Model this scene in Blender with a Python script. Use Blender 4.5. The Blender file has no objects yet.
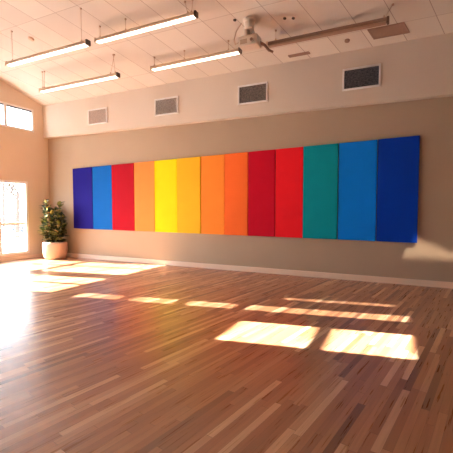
import bpy, bmesh, math, random
from mathutils import Vector, Matrix
random.seed(7)
scene = bpy.context.scene
COL = scene.collection

# ------------------------------------------------------------------ helpers
def lin(c):
    return tuple(((v/255)/12.92 if v/255 <= .04045 else ((v/255+.055)/1.055)**2.4) for v in c) + (1,)

def obj(name, bm, m, parent=None, smooth=False, bevel=0):
    me = bpy.data.meshes.new(name)
    bmesh.ops.recalc_face_normals(bm, faces=bm.faces[:])
    bm.to_mesh(me); bm.free()
    if smooth:
        for p in me.polygons: p.use_smooth = True
    o = bpy.data.objects.new(name, me); COL.objects.link(o)
    for mm in (m if isinstance(m, (list, tuple)) else [m]): me.materials.append(mm)
    if parent is not None: o.parent = parent
    if bevel:
        b = o.modifiers.new('bevel', 'BEVEL'); b.width = bevel; b.segments = 2; b.limit_method = 'ANGLE'
    return o

def tag(o, label=None, cat=None, group=None, kind=None):
    if label: o['label'] = label
    if cat: o['category'] = cat
    if group: o['group'] = group
    if kind: o['kind'] = kind
    return o

def thing(name, label, cat, loc, rz=0, group=None):
    o = bpy.data.objects.new(name, None); COL.objects.link(o)
    o.location = loc; o.rotation_euler = (0, 0, rz); o.empty_display_size = .1
    return tag(o, label, cat, group)

def box(bm, x0, y0, z0, x1, y1, z1, mi=0):
    vs = [bm.verts.new((x, y, z)) for x in (x0, x1) for y in (y0, y1) for z in (z0, z1)]
    for f in ((0,1,3,2),(4,6,7,5),(0,4,5,1),(2,3,7,6),(0,2,6,4),(1,5,7,3)):
        bm.faces.new([vs[i] for i in f]).material_index = mi

def hexa(bm, pts):   # 8 points: bottom four, top four
    vs = [bm.verts.new(p) for p in pts]
    for f in ((0,3,2,1),(4,5,6,7),(0,1,5,4),(1,2,6,5),(2,3,7,6),(3,0,4,7)):
        bm.faces.new([vs[i] for i in f])

def lathe(bm, prof, n=32, cx=0, cy=0):
    rings = []
    for r, z in prof:
        if r < 1e-5: rings.append([bm.verts.new((cx, cy, z))])
        else: rings.append([bm.verts.new((cx+r*math.cos(2*math.pi*i/n), cy+r*math.sin(2*math.pi*i/n), z)) for i in range(n)])
    for a, b in zip(rings, rings[1:]):
        for i in range(n):
            j = (i+1) % n
            if len(a) == 1 and len(b) == 1: continue
            if len(a) == 1: bm.faces.new((a[0], b[i], b[j]))
            elif len(b) == 1: bm.faces.new((a[i], a[j], b[0]))
            else: bm.faces.new((a[i], a[j], b[j], b[i]))

def tube(bm, pts, r0, r1=None, n=8):
    r1 = r0 if r1 is None else r1
    pts = [Vector(p) for p in pts]; rings = []
    for k, p in enumerate(pts):
        d = (pts[min(k+1, len(pts)-1)] - pts[max(k-1, 0)]).normalized()
        a = d.orthogonal().normalized() if k == 0 else (a - d*a.dot(d)).normalized()
        b = d.cross(a); r = r0+(r1-r0)*k/(len(pts)-1)
        rings.append([bm.verts.new(p+a*r*math.cos(2*math.pi*i/n)+b*r*math.sin(2*math.pi*i/n)) for i in range(n)])
    for a_, b_ in zip(rings, rings[1:]):
        for i in range(n): bm.faces.new((a_[i], a_[(i+1)%n], b_[(i+1)%n], b_[i]))
    bm.faces.new(rings[0][::-1]); bm.faces.new(rings[-1])

# ------------------------------------------------------------------ materials
def mat(name, rgb, rough=.6, noise=.0, nscale=8, metallic=0, bump=0, bscale=60, spec=.5):
    m = bpy.data.materials.new(name); m.use_nodes = True
    nt = m.node_tree; b = nt.nodes['Principled BSDF']
    c = lin(rgb)
    b.inputs['Base Color'].default_value = c
    b.inputs['Roughness'].default_value = rough; b.inputs['Metallic'].default_value = metallic
    b.inputs['Specular IOR Level'].default_value = spec
    tc = nt.nodes.new('ShaderNodeTexCoord')
    if noise:
        n = nt.nodes.new('ShaderNodeTexNoise'); n.inputs['Scale'].default_value = nscale; n.inputs['Detail'].default_value = 4
        nt.links.new(tc.outputs['Object'], n.inputs['Vector'])
        r = nt.nodes.new('ShaderNodeValToRGB')
        r.color_ramp.elements[0].position = .3; r.color_ramp.elements[1].position = .7
        r.color_ramp.elements[0].color = tuple(v*(1-noise) for v in c[:3])+(1,)
        r.color_ramp.elements[1].color = tuple(min(1, v*(1+noise)) for v in c[:3])+(1,)
        nt.links.new(n.outputs['Fac'], r.inputs['Fac']); nt.links.new(r.outputs['Color'], b.inputs['Base Color'])
    if bump:
        n = nt.nodes.new('ShaderNodeTexNoise'); n.inputs['Scale'].default_value = bscale; n.inputs['Detail'].default_value = 3
        nt.links.new(tc.outputs['Object'], n.inputs['Vector'])
        bp = nt.nodes.new('ShaderNodeBump'); bp.inputs['Strength'].default_value = bump; bp.inputs['Distance'].default_value = .01
        nt.links.new(n.outputs['Fac'], bp.inputs['Height']); nt.links.new(bp.outputs['Normal'], b.inputs['Normal'])
    return m

def emat(name, rgb, s):
    m = bpy.data.materials.new(name); m.use_nodes = True
    b = m.node_tree.nodes['Principled BSDF']
    b.inputs['Base Color'].default_value = lin(rgb); b.inputs['Emission Color'].default_value = lin(rgb)
    b.inputs['Emission Strength'].default_value = s
    return m

class NT:
    def __init__(s, nt): s.nt = nt
    def m(s, op, a, b=None, c=None):
        n = s.nt.nodes.new('ShaderNodeMath'); n.operation = op
        for i, v in enumerate((a, b, c)):
            if v is None: continue
            if isinstance(v, (int, float)): n.inputs[i].default_value = v
            else: s.nt.links.new(v, n.inputs[i])
        return n.outputs[0]
    def comb(s, x, y, z=0):
        n = s.nt.nodes.new('ShaderNodeCombineXYZ')
        for i, v in enumerate((x, y, z)):
            if isinstance(v, (int, float)): n.inputs[i].default_value = v
            else: s.nt.links.new(v, n.inputs[i])
        return n.outputs[0]
    def xyz(s):
        tc = s.nt.nodes.new('ShaderNodeTexCoord'); sp = s.nt.nodes.new('ShaderNodeSeparateXYZ')
        s.nt.links.new(tc.outputs['Object'], sp.inputs[0]); return sp.outputs[0], sp.outputs[1], sp.outputs[2]
    def ramp(s, fac, stops, const=False):
        r = s.nt.nodes.new('ShaderNodeValToRGB'); s.nt.links.new(fac, r.inputs['Fac'])
        if const: r.color_ramp.interpolation = 'CONSTANT'
        e = r.color_ramp.elements
        while len(e) < len(stops): e.new(.5)
        for k, (p, c) in enumerate(stops): e[k].position = p; e[k].color = c
        return r.outputs['Color']
    def mix(s, fac, a, b, mode='MIX'):
        n = s.nt.nodes.new('ShaderNodeMix'); n.data_type = 'RGBA'; n.blend_type = mode
        for sock, v in ((n.inputs[0], fac), (n.inputs[6], a), (n.inputs[7], b)):
            if isinstance(v, (int, float, tuple)): sock.default_value = v
            else: s.nt.links.new(v, sock)
        return n.outputs[2]

def wood_floor():
    m = bpy.data.materials.new('plank_wood'); m.use_nodes = True; nt = m.node_tree; N = NT(nt)
    b = nt.nodes['Principled BSDF']
    x, y, z = N.xyz(); a = math.radians(78.5)
    v = N.m('ADD', N.m('MULTIPLY', x, math.cos(a)), N.m('MULTIPLY', y, math.sin(a)))
    u = N.m('SUBTRACT', N.m('MULTIPLY', x, math.sin(a)), N.m('MULTIPLY', y, math.cos(a)))
    us = N.m('DIVIDE', N.m('ADD', u, 100), .057); row = N.m('FLOOR', us)
    wn = nt.nodes.new('ShaderNodeTexWhiteNoise'); wn.noise_dimensions = '1D'; nt.links.new(row, wn.inputs['W'])
    vs = N.m('ADD', N.m('DIVIDE', N.m('ADD', v, 100), .95), N.m('MULTIPLY', wn.outputs['Value'], 11.3)); idx = N.m('FLOOR', vs)
    w2 = nt.nodes.new('ShaderNodeTexWhiteNoise'); w2.noise_dimensions = '2D'; nt.links.new(N.comb(row, idx), w2.inputs['Vector'])
    col = N.ramp(w2.outputs['Value'], [(0, lin((128,84,60))), (.12, lin((164,112,80))), (.45, lin((182,128,92))), (.76, lin((194,142,104))),
                                       (.88, lin((212,166,130))), (1, lin((230,192,154)))])
    g = nt.nodes.new('ShaderNodeTexNoise'); g.inputs['Scale'].default_value = 1; g.inputs['Detail'].default_value = 5
    nt.links.new(N.comb(N.m('MULTIPLY', u, 55), N.m('MULTIPLY', v, 2.2), N.m('MULTIPLY', w2.outputs['Value'], 30)), g.inputs['Vector'])
    gr = N.ramp(g.outputs['Fac'], [(.22, (.80,.76,.74,1)), (.62, (1.0,1.0,1.0,1))])
    col = N.mix(1.0, col, gr, 'MULTIPLY')
    fu = N.m('FRACT', us); fv = N.m('FRACT', vs)
    gap = N.m('MAXIMUM', N.m('LESS_THAN', fu, .03), N.m('LESS_THAN', fv, .004))
    col = N.mix(N.m('MULTIPLY', gap, .55), col, lin((92,54,36)))
    nt.links.new(col, b.inputs['Base Color'])
    rr = N.m('ADD', N.m('MULTIPLY', g.outputs['Fac'], .12), FLOOR_ROUGH)
    nt.links.new(rr, b.inputs['Roughness'])
    b.inputs['Specular IOR Level'].default_value = .75
    bp = nt.nodes.new('ShaderNodeBump'); bp.inputs['Strength'].default_value = .08; bp.inputs['Distance'].default_value = .002
    nt.links.new(N.m('ADD', g.outputs['Fac'], N.m('MULTIPLY', gap, -1.0)), bp.inputs['Height']); nt.links.new(bp.outputs['Normal'], b.inputs['Normal'])
    return m

def tile_ceiling():
    m = bpy.data.materials.new('ceiling_tiles'); m.use_nodes = True; nt = m.node_tree; N = NT(nt)
    b = nt.nodes['Principled BSDF']
    x, y, z = N.xyz()
    u = N.m('SUBTRACT', x, N.m('MULTIPLY', N.m('SUBTRACT', y, 7.67), 1/math.tan(math.radians(70))))
    us = N.m('DIVIDE', N.m('ADD', u, .44+59.5), .60)
    vs = N.m('DIVIDE', N.m('ADD', y, 102-7.2), 1.02)
    fu = N.m('FRACT', us); fv = N.m('FRACT', vs)
    gap = N.m('MAXIMUM', N.m('LESS_THAN', fu, .020), N.m('MULTIPLY', N.m('LESS_THAN', fv, .011), .6))
    w2 = nt.nodes.new('ShaderNodeTexWhiteNoise'); w2.noise_dimensions = '2D'
    nt.links.new(N.comb(N.m('FLOOR', us), N.m('FLOOR', vs)), w2.inputs['Vector'])
    c = N.ramp(w2.outputs['Value'], [(0, lin((220,208,194))), (1, lin((230,219,205)))])
    c = N.mix(N.m('MULTIPLY', gap, .62), c, lin((140,108,84)))
    nt.links.new(c, b.inputs['Base Color']); b.inputs['Roughness'].default_value = .85
    n = nt.nodes.new('ShaderNodeTexNoise'); n.inputs['Scale'].default_value = 90
    tc = nt.nodes.new('ShaderNodeTexCoord'); nt.links.new(tc.outputs['Object'], n.inputs['Vector'])
    bp = nt.nodes.new('ShaderNodeBump'); bp.inputs['Strength'].default_value = .15; bp.inputs['Distance'].default_value = .004
    nt.links.new(N.m('ADD', n.outputs['Fac'], N.m('MULTIPLY', gap, -3)), bp.inputs['Height']); nt.links.new(bp.outputs['Normal'], b.inputs['Normal'])
    return m

def glass_mat(frosted=False, tint=1.0):
    m = bpy.data.materials.new('frosted_glass' if frosted else 'window_glass'); m.use_nodes = True; nt = m.node_tree
    nt.nodes.clear(); out = nt.nodes.new('ShaderNodeOutputMaterial')
    if frosted: t = nt.nodes.new('ShaderNodeBsdfTranslucent'); t.inputs['Color'].default_value = (.62,.64,.66,1)
    else: t = nt.nodes.new('ShaderNodeBsdfTransparent'); t.inputs['Color'].default_value = (.96*tint,.97*tint,.98*tint,1)
    g = nt.nodes.new('ShaderNodeBsdfGlossy'); g.inputs['Roughness'].default_value = .02 if not frosted else .25
    mx = nt.nodes.new('ShaderNodeMixShader'); mx.inputs[0].default_value = .05
    nt.links.new(t.outputs[0], mx.inputs[1]); nt.links.new(g.outputs[0], mx.inputs[2]); nt.links.new(mx.outputs[0], out.inputs[0])
    return m

def grille_mat(c0, c1):
    m = bpy.data.materials.new('perforated_grille'); m.use_nodes = True; nt = m.node_tree
    b = nt.nodes['Principled BSDF']
    n = nt.nodes.new('ShaderNodeTexNoise'); n.inputs['Scale'].default_value = 26; n.inputs['Detail'].default_value = 3
    mp = nt.nodes.new('ShaderNodeMapping'); mp.inputs['Scale'].default_value = (1.2, 1, 2)
    tc = nt.nodes.new('ShaderNodeTexCoord'); nt.links.new(tc.outputs['Object'], mp.inputs[0]); nt.links.new(mp.outputs[0], n.inputs['Vector'])
    N = NT(nt)
    nt.links.new(N.ramp(n.outputs['Fac'], [(.3, lin(c0)), (.7, lin(c1))]), b.inputs['Base Color'])
    b.inputs['Roughness'].default_value = .6
    return m

def leaf_mat():
    m = bpy.data.materials.new('leaf_green'); m.use_nodes = True; nt = m.node_tree; N = NT(nt)
    b = nt.nodes['Principled BSDF']
    g = nt.nodes.new('ShaderNodeNewGeometry')
    nt.links.new(N.ramp(g.outputs['Random Per Island'], [(0, lin((24,42,24))), (.4, lin((38,62,30))), (.6, lin((92,108,40))), (.8, lin((160,152,66))), (1, lin((200,164,100)))]), b.inputs['Base Color'])
    b.inputs['Roughness'].default_value = .4
    return m

FLOOR_ROUGH = .23
M = dict(
    wall_tan=mat('tan_wall_paint', (184,162,138), .8, noise=.02, nscale=1.2, bump=.05, bscale=120, spec=.2),
    wall=mat('wall_paint', (228,208,186), .8, noise=.02, nscale=1.2, bump=.05, bscale=120, spec=.25),
    wall_dark=mat('brown_wall_paint', (120,88,66), .8, noise=.05, nscale=1.2),
    soffit=mat('soffit_paint', (222,207,190), .8, noise=.02, nscale=1.0, spec=.25),
    ceil=tile_ceiling(), floor=wood_floor(),
    base=mat('baseboard_paint', (246,220,198), .45),
    white=mat('white_frame_paint', (244,240,236), .4, noise=.02),
    glass=glass_mat(), frosted=glass_mat(True), tinted=glass_mat(tint=.55), dark_tinted=glass_mat(tint=.42), leaf=leaf_mat(),
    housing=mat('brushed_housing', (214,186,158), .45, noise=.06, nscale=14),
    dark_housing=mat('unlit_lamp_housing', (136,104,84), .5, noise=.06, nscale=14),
    endcap=mat('dark_end_cap', (96,70,54), .5, noise=.1),
    wire=mat('steel_wire', (196,166,140), .5, metallic=.0, noise=.05),
    lens=emat('lit_diffuser', (255,246,230), 2),
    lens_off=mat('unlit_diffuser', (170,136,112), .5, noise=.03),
    proj=mat('projector_plastic', (224,206,188), .5, noise=.02),
    dark=mat('dark_plastic', (44,34,30), .4, noise=.1),
    pot=mat('pot_ceramic', (204,170,144), .5, noise=.04, nscale=5, bump=.05),
    soil=mat('potting_soil', (62,44,34), .9, noise=.3, nscale=30, bump=.4),
    stem=mat('plant_stem', (86,84,48), .6, noise=.2),
    tilegrey=mat('ceiling_grille_tile', (160,128,108), .6, noise=.04),
    snow=mat('outdoor_paving', (150,152,156), .9, noise=.05, nscale=.3),
    bark=mat('tree_bark', (90,74,62), .9, noise=.2, nscale=6),
    twig=mat('tree_leaves', (120,96,60), .8, noise=.2, nscale=2),
    hedge=mat('hedge_leaves', (60,74,84), .8, noise=.2, nscale=2),
    bench=mat('bench_concrete', (190,160,140), .8, noise=.08, nscale=5),
)

# ------------------------------------------------------------------ dimensions
XL, YB, YF, XR = -9.93, 7.83, -4.0, 4.6
SLOPE = .30
def cz(y): return 4.62+SLOPE*(7.67-max(y, 3.0))
HTOP = 6.15

# ------------------------------------------------------------------ shell
bm = bmesh.new(); box(bm, XL-.2, YF-.2, -.12, XR+.2, YB+.2, 0)
tag(obj('floor', bm, M['floor']), kind='structure')
# outside ground
bm = bmesh.new(); box(bm, -90, -60, -.32, XL-.2, 70, -.12)
tag(obj('ground', bm, M['snow']), 'pale paved ground outside the left window', kind='structure')

bm = bmesh.new(); box(bm, XL-.2, YB, 0, XR+.2, YB+.2, HTOP)
tag(obj('wall_back', bm, M['wall_tan']), kind='structure')
bm = bmesh.new(); box(bm, XL-.2, YF-.2, 0, XR+.2, YF, HTOP)
tag(obj('wall_front', bm, M['wall_dark']), kind='structure')
bm = bmesh.new(); box(bm, XR, YF, 0, XR+.2, YB, HTOP)
tag(obj('wall_right', bm, M['wall_dark']), kind='structure')
# ceiling slab with slope
bm = bmesh.new()
pr = [(YF-.2, cz(0)), (3.0, cz(3.0)), (YB, cz(YB))]
for (ya, za), (yb, zb) in zip(pr, pr[1:]):
    hexa(bm, [(XL,ya,za),(XR,ya,za),(XR,yb,zb),(XL,yb,zb),(XL,ya,za+.15),(XR,ya,za+.15),(XR,yb,zb+.15),(XL,yb,zb+.15)])
bmesh.ops.remove_doubles(bm, verts=bm.verts[:], dist=1e-4)
tag(obj('ceiling', bm, M['ceil']), kind='structure')

# soffit / bulkhead along the back wall
bm = bmesh.new(); ys = 7.67
hexa(bm, [(XL,ys,3.655),(XR,ys,3.50),(XR,YB,3.50),(XL,YB,3.655),(XL,ys,cz(ys)+.05),(XR,ys,cz(ys)+.05),(XR,YB,cz(YB)+.05),(XL,YB,cz(YB)+.05)])
tag(obj('trim_1', bm, M['soffit']), 'pale boxed soffit running along the top of the back wall', kind='structure')

# left wall with visible openings and invented ones (y0, y1, z0, z1, glass, rail heights, mullion ys)
OPEN = [
    (5.34, 7.09, .17, 2.28, 'glass', [1.05], [6.24]),      # visible lower window
    (3.50, 5.00, .14, 2.26, 'glass', [1.05], [4.3]),  # unseen bay, invented to throw a sun patch near the left wall
    (4.76, 7.35, 3.76, 4.43, 'frosted', [], [5.62, 6.50]),       # visible upper window
    (3.36, 3.76, 2.36, 5.05, 'tinted', [2.90, 3.37, 3.84], []),  # invented narrow column, tinted to keep its sun patches faint
    (2.08, 2.94, 3.90, 5.05, 'glass', [4.50], []),  # invented opening, shaped for the two bright floor patches
    (4.10, 4.38, 3.98, 4.95, 'dark_tinted', [], []),  # made-up slit, dark glass added for a faint sun band
    (-.6, 3.0, .14, 2.26, 'frosted', [1.05], [.3, 1.2, 2.1]),  # unseen frosted bay, added for more diffuse light in the room
]
ysn = sorted({YF, YB} | {o[0] for o in OPEN} | {o[1] for o in OPEN})
zsn = sorted({0, HTOP} | {o[2] for o in OPEN} | {o[3] for o in OPEN})
bm = bmesh.new()
T = .22
def solid(i, j):
    if not (0 <= i < len(ysn)-1 and 0 <= j < len(zsn)-1): return False
    yc = (ysn[i]+ysn[i+1])/2; zc = (zsn[j]+zsn[j+1])/2
    return not any(o[0] < yc < o[1] and o[2] < zc < o[3] for o in OPEN)
cache = {}
def V(x, y, z):
    k = (round(x,4), round(y,4), round(z,4))
    if k not in cache: cache[k] = bm.verts.new(k)
    return cache[k]
for i in range(len(ysn)-1):
    for j in range(len(zsn)-1):
        if not solid(i, j): continue
        y0, y1, z0, z1 = ysn[i], ysn[i+1], zsn[j], zsn[j+1]
        for x in (XL, XL-T): bm.faces.new((V(x,y0,z0),V(x,y1,z0),V(x,y1,z1),V(x,y0,z1)))
        for di, dj, e in ((-1,0,((y0,z0),(y0,z1))),(1,0,((y1,z0),(y1,z1))),(0,-1,((y0,z0),(y1,z0))),(0,1,((y0,z1),(y1,z1)))):
            if not solid(i+di, j+dj):
                (a, b), (c, d) = e
                bm.faces.new((V(XL,a,b),V(XL,c,d),V(XL-T,c,d),V(XL-T,a,b)))
tag(obj('wall_left', bm, M['wall']), kind='structure')

for k, (y0, y1, z0, z1, g, rails, mulls) in enumerate(OPEN):
    w = .07 if k in (0, 1) else .05
    xa, xb = XL-.10, XL+.02
    if k in (0,):
        xb = XL+.03
    root = bpy.data.objects.new('window_%d' % (k+1), None); COL.objects.link(root); root.location = (XL, (y0+y1)/2, z0)
    tag(root, kind='structure')
    L = lambda *a: (a[0]-XL, a[1]-(y0+y1)/2, a[2]-z0, a[3]-XL, a[4]-(y0+y1)/2, a[5]-z0)
    bm = bmesh.new()
    box(bm, *L(xa, y0, z0, xb, y0+w, z1)); box(bm, *L(xa, y1-w, z0, xb, y1, z1))
    box(bm, *L(xa, y0+w, z0, xb, y1-w, z0+w)); box(bm, *L(xa, y0+w, z1-w, xb, y1-w, z1))
    obj('window_frame', bm, M['white'], root)
    for r in rails:
        bm = bmesh.new(); box(bm, *L(xa+.02, y0+w, r-.035, xb-.03, y1-w, r+.035)); obj('rail', bm, M['white'], root)
    for q in mulls:
        bm = bmesh.new(); box(bm, *L(xa+.01, q-.04, z0+w, xb-.01, q+.04, z1-w)); obj('mullion', bm, M['white'], root)
    bm = bmesh.new(); box(bm, *L(XL-.075, y0+w, z0+w, XL-.069, y1-w, z1-w)); obj('pane', bm, M[g], root)
    if k == 2:   # dark blind head rail along the top of the high windows
        bm = bmesh.new(); box(bm, *L(XL-.06, y0+w, z1-w-.035, XL-.0, y1-w, z1-w)); obj('blind_rail', bm, M['dark'], root)

# baseboards
bm = bmesh.new(); box(bm, XL, YB-.03, 0, XR, YB, .12)
tag(obj('baseboard_back', bm, M['base'], bevel=.006), kind='structure')
bm = bmesh.new(); box(bm, XL, YF, 0, XL+.02, YB-.03, .10)
tag(obj('baseboard_left', bm, M['base'], bevel=.006), kind='structure')

# ------------------------------------------------------------------ coloured wall panels
PX = [-8.84, -8.05, -7.31, -6.52, -5.84, -5.13, -4.44, -3.79, -3.18, -2.52, -1.89, -1.16, -0.41, 0.33]
PC = [((24,16,126), 'indigo blue wall panel at the left end of the row, nearest the potted plant'),
      ((0,96,182), 'medium blue wall panel between the indigo and the dark red panel'),
      ((172,0,28), 'dark red wall panel between a blue and an orange panel, third from the left end'),
      ((255,146,70), 'light orange wall panel between the dark red and the lemon yellow panel'),
      ((244,228,8), 'bright lemon yellow wall panel'),
      ((250,192,36), 'golden yellow wall panel right of the lemon yellow one'),
      ((255,146,50), 'orange wall panel right of the golden yellow one'),
      ((255,112,44), 'deep orange wall panel left of the crimson one in the middle'),
      ((200,0,36), 'crimson wall panel right of the deep orange one, near the middle of the row'),
      ((238,26,38), 'bright scarlet wall panel left of the teal one'),
      ((0,150,164), 'teal green wall panel'),
      ((0,126,232), 'bright azure blue wall panel between the teal and the navy panel'),
      ((0,60,178), 'dark navy blue wall panel at the right end of the row')]
DEP = [.05, .045, .055, .045, .05, .055, .045, .055, .05, .045, .06, .045, .055]
def ptop(x): return 2.67+.2*(x+8.84)/9.17
def pbot(x): return .89-.06*(x+8.84)/9.17
for k, (c, lab) in enumerate(PC):
    a, b = PX[k]+.006, PX[k+1]-.006; d = DEP[k]; mx = (a+b)/2
    m = mat('panel_fabric_%s' % k, c, .75, noise=.03, nscale=3, spec=.15)
    o = bmesh.new(); z0 = pbot(mx)
    hexa(o, [(a-mx,-d,pbot(a)-z0),(b-mx,-d,pbot(b)-z0),(b-mx,0,pbot(b)-z0),(a-mx,0,pbot(a)-z0),
             (a-mx,-d,ptop(a)-z0),(b-mx,-d,ptop(b)-z0),(b-mx,0,ptop(b)-z0),(a-mx,0,ptop(a)-z0)])
    p = obj('wall_panel', o, m, bevel=.006); p.location = (mx, YB, z0)
    tag(p, lab, 'wall panel', 'coloured panels on the back wall')

# ------------------------------------------------------------------ air vents on the soffit
VL = ['air vent grille above the indigo end of the panel row, leftmost on the soffit',
      'air vent grille above the yellow panels, second from the left corner',
      'grey air vent grille above the crimson panel, below the projector',
      'darkest air vent grille, rightmost on the soffit above the azure panel']
def make_vent(loc, lab, c0, c1):
    gm = grille_mat(c0, c1)
    t = thing('air_vent', lab, 'vent', loc, 0, 'air vents along the soffit')
    w, h, f = .355, .215, .035
    bm = bmesh.new()
    box(bm, -w, -.03, -h, -w+f, 0, h); box(bm, w-f, -.03, -h, w, 0, h)
    box(bm, -w+f, -.03, -h, w-f, 0, -h+f); box(bm, -w+f, -.03, h-f, w-f, 0, h)
    obj('frame', bm, M['white'], t, bevel=.004)
    bm = bmesh.new(); box(bm, -w+f, -.006, -h+f, w-f, 0, h-f); obj('grille', bm, gm, t)
    for i in range(11):
        z = -h+f+.016+i*(2*(h-f)-.02)/11
        bm = bmesh.new()
        hexa(bm, [(-w+f,-.022,z),(w-f,-.022,z),(w-f,-.006,z+.012),(-w+f,-.006,z+.012),(-w+f,-.022,z+.004),(w-f,-.022,z+.004),(w-f,-.006,z+.016),(-w+f,-.006,z+.016)])
        obj('slat', bm, gm, t)
    return t
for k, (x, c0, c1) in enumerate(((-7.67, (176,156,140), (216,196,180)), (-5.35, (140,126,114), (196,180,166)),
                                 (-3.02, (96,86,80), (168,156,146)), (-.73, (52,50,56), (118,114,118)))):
    make_vent((x, ys, 4.06), VL[k], c0, c1)

# ------------------------------------------------------------------ pendant linear lights
def pendant(x0, x1, y, z, wires, label, lit=True, straight=True):
    mx = (x0+x1)/2; L = (x1-x0)/2
    t = thing('pendant_light', label, 'ceiling light', (mx, y, z), 0, 'linear pendant lights hung below the ceiling')
    bm = bmesh.new(); prof = [(-.05,.0),(-.05,.04),(-.03,.07),(.03,.07),(.05,.04),(.05,0)]
    A = [bm.verts.new((-L, a, b)) for a, b in prof]; B = [bm.verts.new((L, a, b)) for a, b in prof]
    for i in range(6): bm.faces.new((A[i], A[(i+1)%6], B[(i+1)%6], B[i]))
    bm.faces.new(A); bm.faces.new(B[::-1])
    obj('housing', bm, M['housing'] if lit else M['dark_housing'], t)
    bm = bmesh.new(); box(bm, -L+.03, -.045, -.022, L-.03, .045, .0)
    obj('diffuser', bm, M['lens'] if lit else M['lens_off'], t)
    for s in (-1, 1):
        bm = bmesh.new(); box(bm, s*L-.02, -.054, -.026, s*L+.02, .054, .074)
        obj('end_cap', bm, M['endcap'] if s > 0 else M['housing'], t, bevel=.006)
    for wx, lean in wires:
        X = wx-mx; top = cz(y)-z
        bm = bmesh.new(); tube(bm, [(X, 0, .06), (X+lean, 0, top)], .004, n=6); obj('wire', bm, M['wire'], t)
        bm = bmesh.new(); lathe(bm, [(0,.06),(.014,.06),(.014,.10),(.006,.12),(0,.12)], 10, X, 0); obj('cable_gripper', bm, M['wire'], t)
        bm = bmesh.new(); lathe(bm, [(0,top-.02),(.02,top-.02),(.02,top+.01),(0,top+.01)], 12, X+lean, 0); obj('ceiling_cup', bm, M['wire'], t)
    return t
pendant(-7.86, -5.46, 5.24, 4.645, [(-7.7,0),(-5.63,0)], 'lit linear pendant light at the upper left, nearest the high window')
pendant(-8.39, -5.82, 6.45, 4.49, [(-8.32,0),(-8.26,.02),(-6.04,.12),(-5.9,-.05)], 'lit linear pendant light lowest at left, above the first soffit vent')
pendant(-5.69, -3.33, 5.70, 4.91, [(-5.6,0),(-4.93,0),(-3.5,-.06),(-3.42,.02)], 'lit linear pendant light cut off by nothing, topmost in the middle left of the photo'.replace('cut off by nothing, ', ''))
pendant(-5.11, -2.94, 6.77, 4.62, [(-5.04,0),(-4.25,0),(-3.2,0)], 'lit linear pendant light ending at the projector mount')
pendant(-2.36, -.24, 6.77, 4.62, [(-2.2,0),(-.3,.13)], 'unlit brown linear pendant light right of the projector mount', lit=False)

# ------------------------------------------------------------------ projector hung from the ceiling
px, py = -2.60, 6.42; zc = cz(py)
t = thing('ceiling_projector', 'beige projector box hanging from a ceiling mount between two pendant lights', 'projector', (px, py, zc))
bm = bmesh.new(); lathe(bm, [(0,.02),(.12,.02),(.12,-.015),(.095,-.04),(.09,-.15),(.075,-.17),(0,-.17)], 28); obj('ceiling_mount', bm, M['proj'], t, smooth=False, bevel=.004)
bm = bmesh.new(); lathe(bm, [(0,-.16),(.06,-.16),(.07,-.26),(.08,-.33),(0,-.33)], 24, -.05, 0); obj('pole', bm, M['proj'], t)
bm = bmesh.new(); box(bm, -.17, -.13, -.50, .20, .13, -.31); b_ = obj('body', bm, M['proj'], t, bevel=.025)
bm = bmesh.new(); box(bm, -.13, -.138, -.46, .0, -.128, -.38)
o = obj('vent_slots', bm, mat('vent_slot_plastic', (176,146,120), .6, noise=.05), t)
bm = bmesh.new(); tube(bm, [(.1,-.12,-.42),(.1,-.155,-.42)], .04, .045, 16); o = obj('lens', bm, M['proj'], t)
bm = bmesh.new(); tube(bm, [(.1,-.155,-.42),(.1,-.16,-.42)], .03, .03, 16); obj('lens_glass', bm, M['dark_housing'], o)
bm = bmesh.new(); tube(bm, [(.17,.05,-.40),(.27,.1,-.46),(.33,.16,-.54),(.40,.2,-.57)], .03, .022, 8); obj('support_arm', bm, M['dark_housing'], t)
bm = bmesh.new(); tube(bm, [(-.22,0,-.36),(-.29,0,-.38),(-.31,0,-.28),(-.27,0,-.14),(-.2,0,-.06),(-.16,0,-.01)], .009, n=6); obj('cable', bm, M['wire'], t)
bm = bmesh.new(); tube(bm, [(.06,-.05,-.34),(.12,-.06,-.27),(.09,-.05,-.18),(.07,-.04,-.14)], .012, n=6); obj('cable', bm, M['wire'], t)

# ------------------------------------------------------------------ small things on the ceiling
ang = -math.atan(SLOPE)
def disc(name, x, y, r, label, cat, m, group=None, hgt=.03):
    bm = bmesh.new(); lathe(bm, [(0,.0),(r,.0),(r*.95,-hgt*.6),(r*.5,-hgt),(0,-hgt)], 20)
    o = obj(name, bm, m, smooth=False); o.location = (x, y, cz(y)); o.rotation_euler = (ang, 0, 0)
    return tag(o, label, cat, group)
disc('smoke_detector', -7.47, 5.53, .065, 'pale round detector on the ceiling above the upper left pendant light', 'detector', M['housing'])
disc('sprinkler_head', -6.02, 6.0, .035, 'small ceiling sprinkler between the two left pendant lights', 'sprinkler', M['dark'], hgt=.05)
disc('smoke_detector', -.97, 7.38, .05, 'pale round detector on the ceiling tile above the rightmost soffit vent', 'detector', M['tilegrey'])
disc('recessed_spotlight', -2.86, 6.33, .032, 'tiny dark recessed spotlight left of the projector mount', 'spotlight', M['dark'], 'dark recessed spotlights in the ceiling', .012)
disc('recessed_spotlight', -1.96, 6.55, .032, 'tiny dark recessed spotlight right of the projector, left one of the close pair', 'spotlight', M['dark'], 'dark recessed spotlights in the ceiling', .012)
disc('recessed_spotlight', -1.81, 6.59, .032, 'tiny dark recessed spotlight right of the projector, right one of the close pair', 'spotlight', M['dark'], 'dark recessed spotlights in the ceiling', .012)

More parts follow.
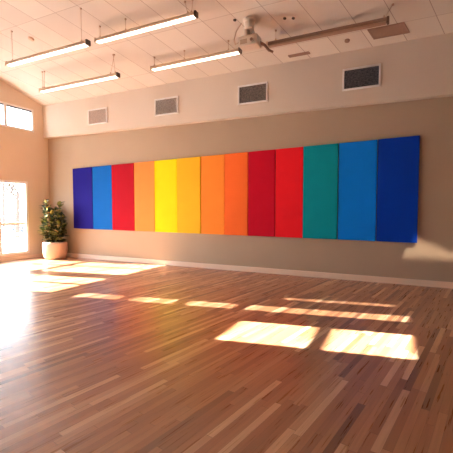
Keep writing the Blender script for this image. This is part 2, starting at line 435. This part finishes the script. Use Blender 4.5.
def ceiling_panel(x0, x1, y0, y1, label, name='ceiling_grille', rim=.02):
    mx, my = (x0+x1)/2, (y0+y1)/2; t = thing(name, label, 'ceiling vent', (mx, my, cz(my)))
    sk = 1/math.tan(math.radians(70))
    def q(bm, a0, a1, b0, b1, h0, h1):
        P = lambda x, y, h: (x-mx+(y-my)*sk, y-my, cz(y)-cz(my)+h)
        hexa(bm, [P(a0,b0,h0),P(a1,b0,h0),P(a1,b1,h0),P(a0,b1,h0),P(a0,b0,h1),P(a1,b0,h1),P(a1,b1,h1),P(a0,b1,h1)])
    bm = bmesh.new(); q(bm, x0+rim, x1-rim, y0+rim, y1-rim, -.012, 0); obj('grille', bm, M['tilegrey'], t)
    bm = bmesh.new()
    q(bm, x0, x1, y0, y0+rim, -.02, 0); q(bm, x0, x1, y1-rim, y1, -.02, 0); q(bm, x0, x0+rim, y0+rim, y1-rim, -.02, 0); q(bm, x1-rim, x1, y0+rim, y1-rim, -.02, 0)
    obj('frame', bm, M['tilegrey'], t)
ceiling_panel(-.55, .055, 7.20, 7.46, 'brown grille panel in the ceiling at the right end of the unlit pendant light')
ceiling_panel(-2.15, -1.72, 7.47, 7.53, 'narrow dark strip painted as a shadow line on the ceiling right of the projector', name='shadow_strip', rim=.01)  # ceiling shadow line put in as a dark strip

# unseen spotlight beyond the right edge, added to light a back wall patch
sp = Vector((2.6, 5.6, cz(5.6)-.32)); tgt = Vector((.78, YB, .60))
t = thing('added_spotlight', 'added unseen spotlight making a light patch on the back wall below the navy panel', 'spotlight', (sp.x, sp.y, cz(sp.y)))
dv = (tgt-sp).normalized(); R = dv.to_track_quat('-Z', 'Y').to_matrix().to_4x4()
bm = bmesh.new(); tube(bm, [(0,0,.0),(0,0,-.2)], .012); lathe(bm, [(0,0),(.06,0),(.06,-.025),(0,-.025)], 20); obj('stem', bm, M['white'], t)
bm = bmesh.new(); lathe(bm, [(0,.12),(.05,.12),(.06,.08),(.06,.0),(0,.0)], 24); bm.transform(Matrix.Translation((0,0,-.30)) @ R); obj('added_lamp_head', bm, M['white'], t)
# added flaps that cut the beam to the wall patch outline
sp = sp+dv*.04
quad = [Vector(p) for p in ((.16, YB, .98), (1.12, YB, .57), (1.12, YB, .54), (.06, YB, .54))]
cq = sum(quad, Vector())/4; org = Vector((t.location.x, t.location.y, t.location.z))
for A, B in zip(quad, quad[1:]+quad[:1]):
    k_ = .035; A2, B2 = A+(A-B).normalized()*1.5, B+(B-A).normalized()*1.5
    a_, b_ = sp+(A2-sp)*k_, sp+(B2-sp)*k_
    c_ = sp+(cq-sp)*k_; e_ = (B-A).normalized(); mid = sp+((A+B)/2-sp)*k_
    out = (mid-c_); out = (out-e_*out.dot(e_)).normalized()*.07
    th = dv*.003; bm = bmesh.new()
    hexa(bm, [p-org for p in (a_, b_, b_+out, a_+out, a_+th, b_+th, b_+out+th, a_+out+th)])
    obj('beam_flap', bm, M['dark'], t)

# ------------------------------------------------------------------ potted plant
pc = (-9.21, 7.42, 0)
t = thing('potted_plant', 'bushy green potted plant in a round beige pot in the back left corner', 'plant', pc)
bm = bmesh.new(); lathe(bm, [(0,0),(.26,0),(.30,.03),(.33,.12),(.345,.28),(.343,.42),(.33,.50),(.31,.505),(.30,.49),(.30,.40),(.0,.40)], 40)
obj('pot', bm, M['pot'], t, smooth=True)
bm = bmesh.new(); lathe(bm, [(0,.455),(.2,.46),(.299,.445),(.299,.40),(0,.40)], 28); obj('soil', bm, M['soil'], t)
def leaf(bm, p, d, L, W):
    d = d.normalized(); side = d.cross(Vector((0,0,1)))
    side = side.normalized() if side.length > .1 else Vector((1,0,0)); up = side.cross(d).normalized()
    row = []
    for k in range(6):
        s = k/5; c = p+d*L*s-Vector((0,0,1))*(.22*L*s*s)
        w = W*math.sin(math.pi*min(1, .12+s*.88))**.8
        row.append((bm.verts.new(c-side*w+up*w*.35), bm.verts.new(c), bm.verts.new(c+side*w+up*w*.35)))
    for a, b in zip(row, row[1:]):
        bm.faces.new((a[0],a[1],b[1],b[0])); bm.faces.new((a[1],a[2],b[2],b[1]))
bl = bmesh.new()
R_ = random.Random(3)
for i in range(12):
    an = i*2.4; r0 = .06+.18*R_.random(); H = [1.62,1.45,1.70,1.3,1.55,1.2,1.42,1.1,1.25,1.5,1.35,1.0][i]
    pts = []
    for k in range(6):
        s = k/5; rr = r0+.20*math.sin(2.2*s)*(1 if i % 3 else .4)
        pts.append(Vector((rr*math.cos(an+.2*s), min(.27, rr*math.sin(an+.2*s)), .44+(H-.46)*s)))
    bm = bmesh.new(); tube(bm, pts, .014, .006, 6); obj('stem', bm, M['stem'], t)
    for k in range(40):
        s = .06+.94*k/39; idx = min(4, int(s*5)); p = pts[idx].lerp(pts[idx+1], s*5-idx)
        a2 = R_.random()*6.28; el = .1+.9*s*R_.random()+.25*s
        d = Vector((math.cos(a2), math.sin(a2), math.tan(min(1.3, el))))
        L = (.17+.13*R_.random())*(1-.15*abs(s-.5))
        out = Vector((p.x, p.y, 0)).length
        if out > .2 and d.xy.dot(p.xy) > 0: L *= .75
        e = p+d.normalized()*L
        if pc[1]+e.y > YB-.05: d.y = -abs(d.y)
        if pc[0]+e.x < XL+.06: d.x = abs(d.x)
        leaf(bl, p, d, L, .044+.02*R_.random())
for v in bl.verts:
    lim = YB-pc[1]-.06
    if v.co.y > lim-.1: v.co.y = lim-.1+.1*math.tanh((v.co.y-lim+.1)/.1)
obj('foliage', bl, M['leaf'], t)

# ------------------------------------------------------------------ outside the window
def tree(x, y, H, label, seed, leaves=True):
    r = random.Random(seed); t = thing('bare_tree', label, 'tree', (x, y, -.12), 0, 'pale winter trees outside the window')
    bt = bmesh.new(); bb = bmesh.new(); tips = []
    tube(bt, [(0,0,0),(.05,.03,H*.3),(0,.1,H*.55)], .13, .08, 8)
    def br(p, d, L, rad, lev):
        q = p+d*L; tube(bb, [p, p+d*L*.5+Vector((0,0,.04*L)), q], rad, rad*.6, 5)
        tips.append(q)
        if lev == 0: return
        for _ in range(3):
            nd = (d+Vector((r.uniform(-.7,.7), r.uniform(-.7,.7), r.uniform(-.1,.6)))).normalized()
            br(q if r.random() < .6 else p.lerp(q, .6), nd, L*.7, rad*.6, lev-1)
    for i in range(6):
        a = i*1.05; br(Vector((0,.1*min(1,i),H*(.28+.05*i))), Vector((math.cos(a), math.sin(a), .8)).normalized(), H*.22, .05, 3)
    obj('trunk', bt, M['bark'], t); obj('branches', bb, M['bark'], t)
    if leaves:
        bl = bmesh.new()
        for p in tips:
            for _ in range(3):
                leaf(bl, p, Vector((r.uniform(-1,1), r.uniform(-1,1), r.uniform(-.5,.8))), .16, .05)
        obj('leaves', bl, M['twig'], t)
tree(-19.0, 12.9, 4.6, 'pale leafy tree outside the lower window, nearer of the two', 5)
tree(-30.0, 19.2, 7.5, 'taller bare tree farther behind outside the lower window', 9)
def shrub(x, y, w, h, label, seed):
    r = random.Random(seed); t = thing('low_shrub', label, 'shrub', (x, y, -.12), 0, 'grey green shrubs outside the window')
    bl = bmesh.new()
    for _ in range(500):
        a = r.random()*6.28; rr = math.sqrt(r.random()); zz = r.random()
        leaf(bl, Vector((w*rr*math.cos(a), w*rr*math.sin(a), .1+h*zz*(1-.5*rr))), Vector((math.cos(a), math.sin(a), .6)), .18, .05)
    obj('foliage', bl, M['hedge'], t)
    bm = bmesh.new(); tube(bm, [(0,0,0),(0,0,h*.6)], .04, .02); obj('stem', bm, M['bark'], t)
shrub(-21.0, 14.6, .8, 1.2, 'grey green shrub outside the lower window, left one', 1)
shrub(-23.5, 17.6, 1.0, 1.3, 'grey green shrub outside the lower window, right one', 2)
t = thing('garden_bench', 'low pale bench on the paving outside the lower window', 'bench', (-15.5, 10.75, -.12), .6)
bm = bmesh.new(); box(bm, -.8, -.2, .38, .8, .2, .46); obj('seat', bm, M['bench'], t, bevel=.01)
for s in (-1, 1):
    bm = bmesh.new(); box(bm, s*.6-.08, -.18, 0, s*.6+.08, .18, .38); obj('leg', bm, M['bench'], t, bevel=.01)

# ------------------------------------------------------------------ light
def lamp(name, typ, loc, energy, color, **kw):
    d = bpy.data.lights.new(name, typ); d.energy = energy; d.color = color
    for k, v in kw.items(): setattr(d, k, v)
    o = bpy.data.objects.new(name, d); COL.objects.link(o); o.location = loc; return o
sd = Vector((1, .18, -.49)).normalized()
s = lamp('sun', 'SUN', (-20, 0, 12), 68, (1, .93, .80), angle=math.radians(.3)); s.rotation_euler = sd.to_track_quat('-Z', 'Y').to_euler()
# light portals in the clear and frosted openings
for k, (y0, y1, z0, z1, g, r, q) in enumerate(OPEN):
    if g == 'frosted': continue
    o = lamp('window_portal', 'AREA', (XL-T-.02, (y0+y1)/2, (z0+z1)/2), 1, (1,1,1), shape='RECTANGLE', size=z1-z0, size_y=y1-y0)
    o.rotation_euler = Vector((1,0,0)).to_track_quat('-Z', 'Y').to_euler()
    o.data.size, o.data.size_y = (y1-y0, z1-z0)
    o.data.cycles.is_portal = True
o = lamp('patch_spot', 'SPOT', sp, 1500, (1, .84, .66), spot_size=math.radians(15), spot_blend=.3, shadow_soft_size=.0015)  # added spot that makes the light patch under the last panel
o.rotation_euler = dv.to_track_quat('-Z', 'Y').to_euler()

w = bpy.data.worlds.new('sky'); scene.world = w; w.use_nodes = True; nt = w.node_tree; N = NT(nt)
bg = nt.nodes['Background']; bg.inputs['Strength'].default_value = 13.0
tc = nt.nodes.new('ShaderNodeTexCoord'); spx = nt.nodes.new('ShaderNodeSeparateXYZ'); nt.links.new(tc.outputs['Generated'], spx.inputs[0])
c = N.ramp(spx.outputs[2], [(0, (.84,.92,1,1)), (.25, (.80,.90,1,1)), (1, (.5,.7,1,1))])
nt.links.new(c, bg.inputs['Color'])

# ------------------------------------------------------------------ camera
cam = bpy.data.cameras.new('camera'); co = bpy.data.objects.new('camera', cam); COL.objects.link(co)
cam.sensor_width = 36; cam.lens = 36*360/453; cam.clip_end = 300
co.location = (0, 0, 1.5)
pitch = math.atan(18.5/360)
co.rotation_euler = (math.pi/2-pitch, 0, math.radians(25.6))
scene.camera = co
vs = scene.view_settings
vs.view_transform = 'Standard'; vs.look = 'None'; vs.exposure = 0.54; vs.gamma = 1; vs.use_curve_mapping = False
scene.cycles.max_bounces = 10; scene.cycles.diffuse_bounces = 6; scene.cycles.use_denoising = True
scene.cycles.transparent_max_bounces = 12; scene.cycles.sample_clamp_indirect = 8
